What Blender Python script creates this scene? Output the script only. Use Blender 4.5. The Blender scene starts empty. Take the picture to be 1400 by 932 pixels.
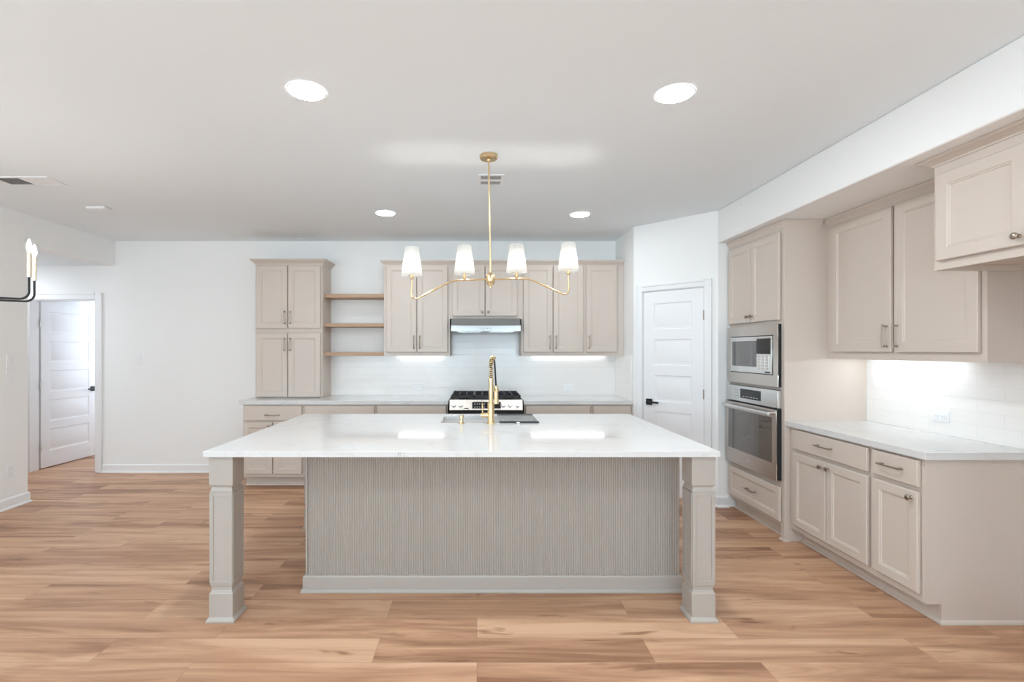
import bpy, bmesh, math, random
from mathutils import Vector, Matrix
random.seed(7)
SC = bpy.context.scene
COL = SC.collection
PI = math.pi

# ------------------------------------------------------------------ camera / world / exposure
F, VX, VY, EYE = 670.0, 652.0, 478.0, 1.454
cam = bpy.data.cameras.new('camera'); co = bpy.data.objects.new('camera', cam); COL.objects.link(co)
co.location = (0, 0, EYE); co.rotation_euler = (PI/2, 0, 0)
cam.sensor_fit = 'HORIZONTAL'; cam.sensor_width = 36.0; cam.lens = 36.0*F/1400
cam.shift_x = (700-VX)/1400; cam.shift_y = (VY-466)/1400
cam.clip_start = 0.02
SC.camera = co
SC.view_settings.view_transform = 'Standard'
SC.view_settings.look = 'None'
SC.view_settings.gamma = 1.0
SC.view_settings.exposure = 0.22
SC.view_settings.use_curve_mapping = False
SC.cycles.use_denoising = True
SC.cycles.max_bounces = 12
SC.cycles.diffuse_bounces = 8
SC.cycles.sample_clamp_indirect = 6.0
SC.cycles.caustics_reflective = False
SC.cycles.caustics_refractive = False

w = bpy.data.worlds.new('sky'); SC.world = w; w.use_nodes = True
w.node_tree.nodes['Background'].inputs[0].default_value = (0.80, 0.90, 1.0, 1)
w.node_tree.nodes['Background'].inputs[1].default_value = 1.0

REAR_FILL_W = 92.0          # each lamp added behind the camera
SIDE_W   = 32.0          # each lamp added on the unseen left side
DISC_E   = 200.0         # recessed disc emission
STRIP_E  = 6.0
BULB_E   = 145.0
CANDLE_E = 150.0
DAY = (0.66, 0.865, 1.0)
def area(name, loc, rot, sx, sy, watts, color):
    l = bpy.data.lights.new(name, 'AREA'); l.shape = 'RECTANGLE'; l.size = sx; l.size_y = sy
    l.energy = watts; l.color = color
    o = bpy.data.objects.new(name, l); COL.objects.link(o); o.location = loc; o.rotation_euler = rot
    return o
for x in (-3.0, -0.9, 1.2):      # unseen lamps added in the rear openings, angled up to brighten the ceiling
    area('rear_fill', (x, -4.0, 1.40), (PI/2+math.radians(58), 0, 0), 1.5, 1.6, REAR_FILL_W, DAY)
for y in (-2.2, 0.0):            # two more lamps added in unseen left-wall openings
    area('side_fill', (-4.29, y, 1.40), (PI/2+math.radians(48), 0, -PI/2), 1.5, 1.6, SIDE_W, DAY)
area('far_room_daylight', (-4.3, 7.4, 1.6), (PI/2, 0, math.radians(62)), 1.0, 1.4, 32, (0.78, 0.87, 1.0))
area('hall_fill', (-5.5, 5.1, 2.44), (0, 0, 0), 0.25, 0.25, 11, (0.82, 0.90, 1.0))  # added out of sight to brighten the hall

# ------------------------------------------------------------------ materials
def mat(name, color, rough=0.5, metal=0.0, spec=0.5, emit=None, bump=None, coat=0.0, vary=0.0):
    m = bpy.data.materials.new(name); m.use_nodes = True
    nt = m.node_tree; b = nt.nodes['Principled BSDF']
    b.inputs['Base Color'].default_value = (*color, 1); b.inputs['Roughness'].default_value = rough
    b.inputs['Metallic'].default_value = metal; b.inputs['Specular IOR Level'].default_value = spec
    b.inputs['Coat Weight'].default_value = coat
    if emit:
        b.inputs['Emission Color'].default_value = (*emit[0], 1); b.inputs['Emission Strength'].default_value = emit[1]
    if bump or vary:
        tc = nt.nodes.new('ShaderNodeTexCoord')
        no = nt.nodes.new('ShaderNodeTexNoise'); nt.links.new(tc.outputs['Object'], no.inputs['Vector'])
        no.inputs['Scale'].default_value = bump[0] if bump else 5
        no.inputs['Detail'].default_value = 3
        if bump:
            bp = nt.nodes.new('ShaderNodeBump'); bp.inputs['Strength'].default_value = bump[1]
            bp.inputs['Distance'].default_value = bump[2]
            nt.links.new(no.outputs['Fac'], bp.inputs['Height']); nt.links.new(bp.outputs['Normal'], b.inputs['Normal'])
        if vary:
            mx = nt.nodes.new('ShaderNodeMix'); mx.data_type = 'RGBA'
            mx.inputs[6].default_value = (*[c*(1-vary) for c in color], 1); mx.inputs[7].default_value = (*[min(1, c*(1+vary)) for c in color], 1)
            nt.links.new(no.outputs['Fac'], mx.inputs[0]); nt.links.new(mx.outputs[2], b.inputs['Base Color'])
    return m

def floor_material():
    m = bpy.data.materials.new('oak_planks'); m.use_nodes = True
    nt = m.node_tree; N = nt.nodes; L = nt.links; b = N['Principled BSDF']
    tc = N.new('ShaderNodeTexCoord')
    def bricks(c1, c2, mortar, msize):
        br = N.new('ShaderNodeTexBrick'); L.new(tc.outputs['Object'], br.inputs['Vector'])
        br.offset = 0.37; br.offset_frequency = 2; br.squash = 1.0
        br.inputs['Scale'].default_value = 1.0
        br.inputs['Brick Width'].default_value = 1.32; br.inputs['Row Height'].default_value = 0.19
        br.inputs['Mortar Size'].default_value = msize; br.inputs['Mortar Smooth'].default_value = 0.1
        br.inputs['Bias'].default_value = 0.0
        br.inputs['Color1'].default_value = (*c1, 1); br.inputs['Color2'].default_value = (*c2, 1); br.inputs['Mortar'].default_value = (*mortar, 1)
        return br
    rnd = bricks((0, 0, 0), (1, 1, 1), (0.5, 0.5, 0.5), 0.0)
    seam = bricks((1, 1, 1), (1, 1, 1), (0, 0, 0), 0.0014)
    # per-plank offset so every board has its own grain
    sep = N.new('ShaderNodeSeparateColor'); L.new(rnd.outputs['Color'], sep.inputs[0])
    mul = N.new('ShaderNodeMath'); mul.operation = 'MULTIPLY'; mul.inputs[1].default_value = 37.0; L.new(sep.outputs[0], mul.inputs[0])
    comb = N.new('ShaderNodeCombineXYZ'); L.new(mul.outputs[0], comb.inputs[2]); L.new(mul.outputs[0], comb.inputs[0])
    def grain(sx, sy, detail, dist):
        mp = N.new('ShaderNodeMapping'); mp.inputs['Scale'].default_value = (sx, sy, 1); L.new(tc.outputs['Object'], mp.inputs['Vector'])
        ad = N.new('ShaderNodeVectorMath'); ad.operation = 'ADD'; L.new(mp.outputs[0], ad.inputs[0]); L.new(comb.outputs[0], ad.inputs[1])
        no = N.new('ShaderNodeTexNoise'); no.inputs['Scale'].default_value = 1; no.inputs['Detail'].default_value = detail
        no.inputs['Roughness'].default_value = 0.6; no.inputs['Distortion'].default_value = dist
        L.new(ad.outputs[0], no.inputs['Vector']); return no
    g1 = grain(0.75, 8.0, 7, 0.9)     # broad cathedral streaks
    g2 = grain(3.0, 90.0, 4, 0.2)    # fine pores
    g3 = grain(2.2, 9.0, 3, 0.5)     # knots
    ramp = N.new('ShaderNodeValToRGB'); e = ramp.color_ramp.elements
    e[0].position = 0.31; e[0].color = (0.300, 0.150, 0.085, 1)
    e[1].position = 0.66; e[1].color = (0.66, 0.418, 0.270, 1)
    mid = e.new(0.50); mid.color = (0.525, 0.300, 0.182, 1)
    # mix plank tone + streak
    a = N.new('ShaderNodeMath'); a.operation = 'MULTIPLY_ADD'; a.inputs[1].default_value = 0.17; a.inputs[2].default_value = -0.085; L.new(sep.outputs[0], a.inputs[0])
    s = N.new('ShaderNodeMath'); s.operation = 'ADD'; L.new(g1.outputs['Fac'], s.inputs[0]); L.new(a.outputs[0], s.inputs[1])
    f = N.new('ShaderNodeMath'); f.operation = 'MULTIPLY_ADD'; f.inputs[1].default_value = 0.12; f.inputs[2].default_value = -0.06; L.new(g2.outputs['Fac'], f.inputs[0])
    s2 = N.new('ShaderNodeMath'); s2.operation = 'ADD'; L.new(s.outputs[0], s2.inputs[0]); L.new(f.outputs[0], s2.inputs[1])
    L.new(s2.outputs[0], ramp.inputs[0])
    kr = N.new('ShaderNodeValToRGB'); ke = kr.color_ramp.elements
    ke[0].position = 0.63; ke[0].color = (1, 1, 1, 1); ke[1].position = 0.72; ke[1].color = (0.52, 0.43, 0.37, 1)
    L.new(g3.outputs['Fac'], kr.inputs[0])
    m1 = N.new('ShaderNodeMix'); m1.data_type = 'RGBA'; m1.blend_type = 'MULTIPLY'; m1.inputs[0].default_value = 1.0
    L.new(ramp.outputs[0], m1.inputs[6]); L.new(kr.outputs[0], m1.inputs[7])
    m2 = N.new('ShaderNodeMix'); m2.data_type = 'RGBA'; m2.blend_type = 'MULTIPLY'; m2.inputs[0].default_value = 0.28
    L.new(m1.outputs[2], m2.inputs[6]); L.new(seam.outputs['Color'], m2.inputs[7])
    L.new(m2.outputs[2], b.inputs['Base Color'])
    b.inputs['Roughness'].default_value = 0.42; b.inputs['Specular IOR Level'].default_value = 0.35
    bp = N.new('ShaderNodeBump'); bp.inputs['Strength'].default_value = 0.25; bp.inputs['Distance'].default_value = 0.002
    L.new(seam.outputs['Color'], bp.inputs['Height']); L.new(bp.outputs[0], b.inputs['Normal'])
    return m

def wood_material(name, dark, light, axis='x'):
    m = bpy.data.materials.new(name); m.use_nodes = True
    nt = m.node_tree; N = nt.nodes; L = nt.links; b = N['Principled BSDF']
    tc = N.new('ShaderNodeTexCoord'); mp = N.new('ShaderNodeMapping'); L.new(tc.outputs['Object'], mp.inputs[0])
    mp.inputs['Scale'].default_value = (2, 40, 40) if axis == 'x' else (40, 2, 40)
    no = N.new('ShaderNodeTexNoise'); no.inputs['Scale'].default_value = 1; no.inputs['Detail'].default_value = 5; L.new(mp.outputs[0], no.inputs['Vector'])
    r = N.new('ShaderNodeValToRGB'); r.color_ramp.elements[0].position = 0.3; r.color_ramp.elements[1].position = 0.7
    r.color_ramp.elements[0].color = (*dark, 1); r.color_ramp.elements[1].color = (*light, 1)
    L.new(no.outputs['Fac'], r.inputs[0]); L.new(r.outputs[0], b.inputs['Base Color']); b.inputs['Roughness'].default_value = 0.5
    return m

def quartz_material():
    m = bpy.data.materials.new('white_quartz'); m.use_nodes = True
    nt = m.node_tree; N = nt.nodes; L = nt.links; b = N['Principled BSDF']
    tc = N.new('ShaderNodeTexCoord')
    wv = N.new('ShaderNodeTexNoise'); wv.inputs['Scale'].default_value = 1.1; wv.inputs['Detail'].default_value = 6; wv.inputs['Distortion'].default_value = 1.6
    L.new(tc.outputs['Object'], wv.inputs['Vector'])
    r = N.new('ShaderNodeValToRGB'); e = r.color_ramp.elements
    e[0].position = 0.485; e[0].color = (0.66, 0.655, 0.648, 1)
    e[1].position = 0.515; e[1].color = (0.66, 0.655, 0.648, 1)
    v = e.new(0.50); v.color = (0.62, 0.613, 0.604, 1)
    L.new(wv.outputs['Fac'], r.inputs[0]); L.new(r.outputs[0], b.inputs['Base Color'])
    b.inputs['Roughness'].default_value = 0.045; b.inputs['Specular IOR Level'].default_value = 0.5
    return m

def tile_material(name, axis):
    m = bpy.data.materials.new(name); m.use_nodes = True
    nt = m.node_tree; N = nt.nodes; L = nt.links; b = N['Principled BSDF']
    tc = N.new('ShaderNodeTexCoord'); sp = N.new('ShaderNodeSeparateXYZ'); L.new(tc.outputs['Object'], sp.inputs[0])
    cb = N.new('ShaderNodeCombineXYZ'); L.new(sp.outputs[0 if axis == 'x' else 1], cb.inputs[0]); L.new(sp.outputs[2], cb.inputs[1])
    br = N.new('ShaderNodeTexBrick'); L.new(cb.outputs[0], br.inputs['Vector'])
    br.inputs['Scale'].default_value = 1; br.inputs['Brick Width'].default_value = 0.305; br.inputs['Row Height'].default_value = 0.0776
    br.inputs['Mortar Size'].default_value = 0.0016; br.inputs['Mortar Smooth'].default_value = 0.3
    br.inputs['Color1'].default_value = (0.86, 0.838, 0.815, 1); br.inputs['Color2'].default_value = (0.85, 0.828, 0.805, 1)
    br.inputs['Mortar'].default_value = (0.77, 0.77, 0.765, 1)
    L.new(br.outputs['Color'], b.inputs['Base Color'])
    no = N.new('ShaderNodeTexNoise'); no.inputs['Scale'].default_value = 9; L.new(tc.outputs['Object'], no.inputs['Vector'])
    ma = N.new('ShaderNodeMath'); ma.operation = 'MULTIPLY_ADD'; ma.inputs[1].default_value = -1.0
    L.new(br.outputs['Fac'], ma.inputs[0]); L.new(no.outputs['Fac'], ma.inputs[2])
    bp = N.new('ShaderNodeBump'); bp.inputs['Strength'].default_value = 0.35; bp.inputs['Distance'].default_value = 0.002
    L.new(ma.outputs[0], bp.inputs['Height']); L.new(bp.outputs[0], b.inputs['Normal'])
    b.inputs['Roughness'].default_value = 0.18
    return m

def shade_material():
    m = bpy.data.materials.new('white_linen_shade'); m.use_nodes = True
    nt = m.node_tree; N = nt.nodes; L = nt.links
    for n in list(N):
        if n.type != 'OUTPUT_MATERIAL': N.remove(n)
    out = [n for n in N if n.type == 'OUTPUT_MATERIAL'][0]
    d = N.new('ShaderNodeBsdfDiffuse'); d.inputs[0].default_value = (0.85, 0.84, 0.82, 1)
    t = N.new('ShaderNodeBsdfTranslucent'); t.inputs[0].default_value = (0.98, 0.97, 0.95, 1)
    mx = N.new('ShaderNodeMixShader'); mx.inputs[0].default_value = 0.88
    L.new(d.outputs[0], mx.inputs[1]); L.new(t.outputs[0], mx.inputs[2]); L.new(mx.outputs[0], out.inputs[0])
    return m

M = dict(
    wall=mat('wall_paint', (0.865, 0.865, 0.855), 0.75, bump=(180, 0.12, 0.002), spec=0.25),
    ceil=mat('ceiling_paint', (0.82, 0.865, 0.89), 0.85, bump=(120, 0.15, 0.002), spec=0.2),
    trim=mat('trim_paint', (0.84, 0.845, 0.85), 0.38),
    door=mat('door_paint', (0.85, 0.855, 0.87), 0.40),
    cab=mat('taupe_cabinet_paint', (0.600, 0.520, 0.457), 0.42, bump=(60, 0.02, 0.001)),
    isl=mat('greige_island_paint', (0.425, 0.385, 0.345), 0.42, bump=(60, 0.02, 0.001)),
    gap=mat('dark_recess', (0.03, 0.03, 0.03), 0.8),
    floor=floor_material(),
    quartz=quartz_material(),
    tilex=tile_material('subway_tile_back', 'x'), tiley=tile_material('subway_tile_side', 'y'),
    shelf=wood_material('oak_shelf', (0.40, 0.25, 0.155), (0.52, 0.355, 0.235)),
    board=wood_material('pale_board', (0.66, 0.50, 0.42), (0.78, 0.64, 0.56)),
    steel=mat('brushed_steel', (0.60, 0.56, 0.52), 0.27, 1.0, bump=(40, 0.03, 0.001)),
    hood=mat('hood_steel', (0.30, 0.29, 0.277), 0.16, 1.0),
    hood_shade=mat('shaded_steel', (0.15, 0.137, 0.127), 0.45, 0.6),  # darker hood steel, with the recess shade put into its colour
    sleeve=mat('pale_brass_sleeve', (0.78, 0.70, 0.56), 0.35, 0.8),
    steel2=mat('pale_steel', (0.72, 0.72, 0.71), 0.22, 1.0),
    nickel=mat('champagne_nickel', (0.38, 0.315, 0.26), 0.3, 1.0),
    brass=mat('satin_brass', (0.74, 0.57, 0.34), 0.26, 1.0),
    black=mat('matte_black_metal', (0.018, 0.020, 0.022), 0.38, 0.2),
    iron=mat('cast_iron', (0.03, 0.03, 0.032), 0.55, 0.3),
    glass=mat('dark_oven_glass', (0.045, 0.04, 0.036), 0.05, 0.0, 0.8, coat=0.6),
    cavity=mat('oven_cavity_glass', (0.065, 0.056, 0.05), 0.06, 0.0, 0.9, coat=1.0),
    display=mat('black_display', (0.012, 0.013, 0.015), 0.08),
    plast=mat('white_plastic', (0.84, 0.845, 0.85), 0.35),
    grille=mat('vent_shadow', (0.36, 0.36, 0.355), 0.7),
    shade=shade_material(),
    disc=mat('led_disc', (1, 1, 1), 0.5, emit=((0.87, 0.95, 1.0), DISC_E)),
    disc2=mat('led_disc_dimmed', (1, 1, 1), 0.5, emit=((0.87, 0.95, 1.0), DISC_E*0.42)),
    strip=mat('led_strip', (1, 1, 1), 0.5, emit=((0.95, 0.975, 1.0), STRIP_E*1.7)),
    strip2=mat('led_strip_bright', (1, 1, 1), 0.5, emit=((0.84, 0.94, 1.0), STRIP_E*6.6)),
    bulb=mat('warm_bulb', (1, 1, 1), 0.5, emit=((1.0, 0.95, 0.88), BULB_E)),
    candle=mat('candle_bulb_glow', (1, 1, 1), 0.5, emit=((1.0, 0.96, 0.90), CANDLE_E)),
    print=mat('faint_grey_print', (0.42, 0.41, 0.40), 0.5),
    sink=mat('satin_sink_steel', (0.90, 0.87, 0.85), 0.40, 0.55),
    ink=mat('panel_print', (0.65, 0.66, 0.68), 0.5),
)

# ------------------------------------------------------------------ mesh helpers
class MB:
    def __init__(s): s.v = []; s.f = []
    def add(s, vs, fs):
        n = len(s.v); s.v += [tuple(p) for p in vs]; s.f += [tuple(i+n for i in f) for f in fs]; return s
    def box(s, x0, y0, z0, x1, y1, z1):
        x0, x1 = sorted((x0, x1)); y0, y1 = sorted((y0, y1)); z0, z1 = sorted((z0, z1))
        return s.add([(x0,y0,z0),(x1,y0,z0),(x1,y1,z0),(x0,y1,z0),(x0,y0,z1),(x1,y0,z1),(x1,y1,z1),(x0,y1,z1)],
                     [(0,3,2,1),(4,5,6,7),(0,1,5,4),(1,2,6,5),(2,3,7,6),(3,0,4,7)])
    def frustum(s, a, b):   # a, b: (x0,y0,x1,y1,z) lower and upper rectangles
        r = lambda q: [(q[0],q[1],q[4]),(q[2],q[1],q[4]),(q[2],q[3],q[4]),(q[0],q[3],q[4])]
        return s.add(r(a)+r(b), [(0,3,2,1),(4,5,6,7),(0,1,5,4),(1,2,6,5),(2,3,7,6),(3,0,4,7)])
    def stack(s, levels):   # list of rectangles (x0,y0,x1,y1,z) lofted bottom to top
        vs = []
        for q in levels: vs += [(q[0],q[1],q[4]),(q[2],q[1],q[4]),(q[2],q[3],q[4]),(q[0],q[3],q[4])]
        fs = [(0,3,2,1)]
        for i in range(len(levels)-1):
            for k in range(4): fs.append((4*i+k, 4*i+(k+1)%4, 4*i+4+(k+1)%4, 4*i+4+k))
        n = 4*(len(levels)-1); fs.append((n, n+1, n+2, n+3))
        return s.add(vs, fs)
    def tube(s, pts, r, n=10, caps=True):
        pts = [Vector(p) for p in pts]; rs = r if isinstance(r, (list, tuple)) else [r]*len(pts)
        up = None; vs = []; fs = []
        for i, p in enumerate(pts):
            t = (pts[min(i+1, len(pts)-1)] - pts[max(i-1, 0)]).normalized()
            if up is None: up = t.orthogonal().normalized()
            up = (up - t*up.dot(t))
            up = up.normalized() if up.length > 1e-6 else t.orthogonal().normalized()
            w_ = t.cross(up)
            for k in range(n):
                a = 2*PI*k/n; vs.append(p + (up*math.cos(a) + w_*math.sin(a))*rs[i])
        for i in range(len(pts)-1):
            for k in range(n): fs.append((i*n+k, i*n+(k+1)%n, (i+1)*n+(k+1)%n, (i+1)*n+k))
        if caps:
            fs.append(tuple(reversed(range(n)))); fs.append(tuple(range((len(pts)-1)*n, len(pts)*n)))
        return s.add(vs, fs)
    def lathe(s, prof, o=(0,0,0), axis='z', n=24, capb=True, capt=True):   # prof: [(radius, height)]
        vs = []; fs = []
        for r, h in prof:
            for k in range(n):
                a = 2*PI*k/n; c, d = r*math.cos(a), r*math.sin(a)
                p = {'z': (c, d, h), 'y': (c, -h, d), 'x': (h, c, d)}[axis]
                vs.append((o[0]+p[0], o[1]+p[1], o[2]+p[2]))
        for i in range(len(prof)-1):
            for k in range(n): fs.append((i*n+k, i*n+(k+1)%n, (i+1)*n+(k+1)%n, (i+1)*n+k))
        if capb: fs.append(tuple(reversed(range(n))))
        if capt: fs.append(tuple(range((len(prof)-1)*n, len(prof)*n)))
        return s.add(vs, fs)
    def moulding(s, path, prof):     # prof [(out, z)] swept with mitres along an open 2-D path; outward = right of travel
        P = [Vector((p[0], p[1])) for p in path]; nr = []
        for a, b in zip(P, P[1:]):
            d = (b-a).normalized(); nr.append(Vector((d.y, -d.x)))
        vs = []; k = len(prof)
        for i, p in enumerate(P):
            if i == 0: m = nr[0]
            elif i == len(P)-1: m = nr[-1]
            else:
                m = nr[i-1]+nr[i]; m = m / max(0.2, (1 + nr[i-1].dot(nr[i])))
            for o, z in prof: vs.append((p.x+m.x*o, p.y+m.y*o, z))
        fs = []
        for i in range(len(P)-1):
            for j in range(k): fs.append((i*k+j, i*k+(j+1)%k, (i+1)*k+(j+1)%k, (i+1)*k+j))
        fs.append(tuple(range(k))); fs.append(tuple(reversed(range((len(P)-1)*k, len(P)*k))))
        return s.add(vs, fs)
    def slab(s, x0, z0, x1, z1, t, panels, rings, y=0.0, c=0.0025, both=False):
        """door-like slab: back at y, front at y-t; panels [(px0,pz0,px1,pz1)] in one column, sunk by rings [(inset, depth)]"""
        yf = y-t
        def face(yf, sg):
            def q(a): s.add([(p[0], yf + sg*p[2], p[1]) for p in a], [(0,1,2,3)] if sg > 0 else [(3,2,1,0)])
            X0, Z0, X1, Z1 = x0+c, z0+c, x1-c, z1-c
            # chamfer
            o = [(x0,z0,c),(x1,z0,c),(x1,z1,c),(x0,z1,c)]; i_ = [(X0,Z0,0),(X1,Z0,0),(X1,Z1,0),(X0,Z1,0)]
            for k in range(4): q([o[k], o[(k+1)%4], i_[(k+1)%4], i_[k]])
            if not panels: q(i_); return
            pa, pb = panels[0][0], panels[0][2]
            q([(X0,Z0,0),(pa,Z0,0),(pa,Z1,0),(X0,Z1,0)]); q([(pb,Z0,0),(X1,Z0,0),(X1,Z1,0),(pb,Z1,0)])
            zs = Z0
            for (a, b_, c_, d) in panels:
                q([(pa,zs,0),(pb,zs,0),(pb,b_,0),(pa,b_,0)]); zs = d
                prev = None
                for (ins, dep) in [(0, 0)] + rings:
                    r = [(a+ins,b_+ins,dep),(c_-ins,b_+ins,dep),(c_-ins,d-ins,dep),(a+ins,d-ins,dep)]
                    if prev:
                        for k in range(4): q([prev[k], prev[(k+1)%4], r[(k+1)%4], r[k]])
                    prev = r
                q(prev)
            q([(pa,zs,0),(pb,zs,0),(pb,Z1,0),(pa,Z1,0)])
        face(yf, 1)
        ya, yb = yf+c, (y-c if both else y)
        o = [(x0,z0),(x1,z0),(x1,z1),(x0,z1)]
        for k in range(4):
            a, b_ = o[k], o[(k+1)%4]
            s.add([(a[0],ya,a[1]),(b_[0],ya,b_[1]),(b_[0],yb,b_[1]),(a[0],yb,a[1])], [(3,2,1,0)])
        if both: face(y, -1)
        else: s.add([(x0,y,z0),(x1,y,z0),(x1,y,z1),(x0,y,z1)], [(3,2,1,0)])
        return s
    def build(s, name, m, parent=None, bevel=0.0, smooth=True, kind=None, seg=2, weld=True):
        me = bpy.data.meshes.new(name); me.from_pydata(s.v, [], s.f)
        bm = bmesh.new(); bm.from_mesh(me)
        if weld: bmesh.ops.remove_doubles(bm, verts=bm.verts, dist=1e-5)
        bmesh.ops.recalc_face_normals(bm, faces=bm.faces)
        bm.to_mesh(me); bm.free()
        me.materials.append(m if not isinstance(m, str) else M[m])
        if smooth:
            me.polygons.foreach_set('use_smooth', [True]*len(me.polygons)); me.set_sharp_from_angle(angle=math.radians(35))
        o = bpy.data.objects.new(name, me); COL.objects.link(o)
        if parent: o.parent = parent
        if bevel:
            b = o.modifiers.new('bevel', 'BEVEL'); b.width = bevel; b.segments = seg; b.limit_method = 'ANGLE'; b.angle_limit = math.radians(40)
        if kind: o['kind'] = kind
        return o

def thing(name, label, cat, loc=(0,0,0), rz=0.0, group=None):
    o = bpy.data.objects.new(name, None); COL.objects.link(o); o.location = loc; o.rotation_euler = (0, 0, rz)
    o.empty_display_size = 0.1
    o['label'] = label; o['category'] = cat
    if group: o['group'] = group
    return o
def tag(o, label, cat, group=None):
    o['label'] = label; o['category'] = cat
    if group: o['group'] = group
    return o
def sroot(name, loc=(0,0,0), rz=0.0):
    o = bpy.data.objects.new(name, None); COL.objects.link(o); o.location = loc; o.rotation_euler = (0, 0, rz); o['kind'] = 'structure'
    return o
def arc(c, r, a0, a1, n, u, v):
    c = Vector(c); u = Vector(u); v = Vector(v)
    return [c + u*(r*math.cos(a0+(a1-a0)*i/n)) + v*(r*math.sin(a0+(a1-a0)*i/n)) for i in range(n+1)]

BW, CE, RW, HX, SOF, LW, REAR = 5.816, 2.743, 2.965, 2.235, 2.44, -4.29, -4.0
T = 0.12
# ------------------------------------------------------------------ the room shell
MB().box(-6.4, REAR-T, -0.1, RW+T, 8.2, 0).build('floor', 'floor', kind='structure')
MB().box(LW-T, REAR-T, CE, RW+T, BW+T, CE+0.1).build('ceiling', 'ceil', kind='structure')
HALLC = 2.452
MB().box(-6.4, 4.56, HALLC, LW-T, BW+T, HALLC+0.1).build('ceiling_hall', 'ceil', kind='structure')
MB().box(-6.4, BW+T, HALLC, -4.2, 8.2, HALLC+0.1).build('ceiling_far_room', 'ceil', kind='structure')
DX0, DX1, DZ = -5.31, -4.527, 2.045
m = MB().box(DX1, BW, 0, 1.645, BW+T, CE); m.box(DX0, BW, DZ, DX1, BW+T, HALLC+0.05); m.box(-6.4, BW, 0, DX0, BW+T, HALLC+0.05)
m.build('wall_back', 'wall', kind='structure')
m = MB().box(LW-T, REAR-T, 0, LW, REAR+0.001, CE); m.box(LW-T, 4.68, HALLC, LW, BW, CE)
ys = [(REAR+0.001, -2.95), (-1.45, -0.75), (0.75, 4.68)]
m.box(LW-T, REAR+0.001, 0, LW, 4.68, 0.5); m.box(LW-T, REAR+0.001, 2.4, LW, 4.68, CE)
for a, b in ys: m.box(LW-T, a, 0.5, LW, b, 2.4)
m.build('wall_left', 'wall', kind='structure')
m = MB().box(-6.4, 4.56, 0, LW-T, 4.68, HALLC); m.box(-6.52, 4.56, 0, -6.4, BW+T, HALLC)
m.build('wall_hall', 'wall', kind='structure')
m = MB().box(-5.52, BW+T, 0, -5.42, 8.2, HALLC); m.box(-5.52, 8.1, 0, -4.2, 8.2, HALLC); m.box(-4.3, BW+T, 0, -4.2, 8.1, HALLC)
m.build('wall_far_room', 'wall', kind='structure')
MB().box(1.645, 5.14, 0, 1.745, BW+T, CE).build('wall_return', 'wall', kind='structure')
MB().box(HX, 4.54, 0, RW+T, 4.64, CE).build('wall_jamb', 'wall', kind='structure')
MB().box(RW, REAR-T, 0, RW+T, 4.54, SOF).build('wall_right', 'wall', kind='structure')
MB().box(HX, REAR, SOF, RW+T, 4.54, CE).build('wall_header', 'wall', kind='structure', bevel=0.008)
# rear wall (behind the camera) with three openings added for the daylight lamps
m = MB(); ws = [(-3.75, -2.25), (-1.65, -0.15), (0.45, 1.95)]
m.box(LW, REAR-T, 0, RW, REAR, 0.5); m.box(LW, REAR-T, 2.4, RW, REAR, CE)
xs = [LW] + [a for p in ws for a in p] + [RW]
for i in range(0, len(xs), 2): m.box(xs[i], REAR-T, 0.5, xs[i+1], REAR, 2.4)
m.build('wall_rear', 'wall', kind='structure')
# pantry wall set at 45 degrees, with its closed door
A = Vector((1.645, 5.14)); B = Vector((2.235, 4.54)); L = (B-A).length; PR = math.atan2(B.y-A.y, B.x-A.x)
pr = sroot('wall_pantry', (A.x, A.y, 0), PR)
p0, p1, pz = 0.103, 0.718, 2.05
m = MB().box(0, 0, 0, p0, 0.1, CE); m.box(p1, 0, 0, L, 0.1, CE); m.box(p0, 0, pz, p1, 0.1, CE)
m.build('wall_panel', 'wall', pr)

def casing(name, x0, x1, z, wd, loc, rz, jamb):
    r = sroot(name, loc, rz)
    for sx in (0, 1):
        xa, xb = ((x0-wd, x0-0.004) if sx == 0 else (x1+0.004, x1+wd))
        mm = MB().box(xa, -0.014, 0, xb, -0.0005, z+wd)
        e0, e1 = ((xa, xa+0.022) if sx == 0 else (xb-0.022, xb)); mm.box(e0, -0.021, 0, e1, -0.014, z+wd)
        mm.build('casing_side', 'trim', r, bevel=0.003)
    mm = MB().box(x0-0.004, -0.014, z+0.004, x1+0.004, -0.0005, z+wd); mm.box(x0-0.004, -0.021, z+wd-0.022, x1+0.004, -0.014, z+wd)
    mm.build('casing_head', 'trim', r, bevel=0.003)
    mm = MB().box(x0-0.0005, -0.004, 0, x0+0.004, jamb, z); mm.box(x1-0.004, -0.004, 0, x1+0.0005, jamb, z); mm.box(x0, -0.004, z-0.004, x1, jamb, z+0.0005)
    mm.build('door_jamb', 'trim', r)
    return r
casing('trim_1', DX0, DX1, DZ, 0.086, (0, BW, 0), 0, T)
casing('trim_2', p0, p1, pz, 0.070, (A.x, A.y, 0), PR, 0.1)

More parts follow.
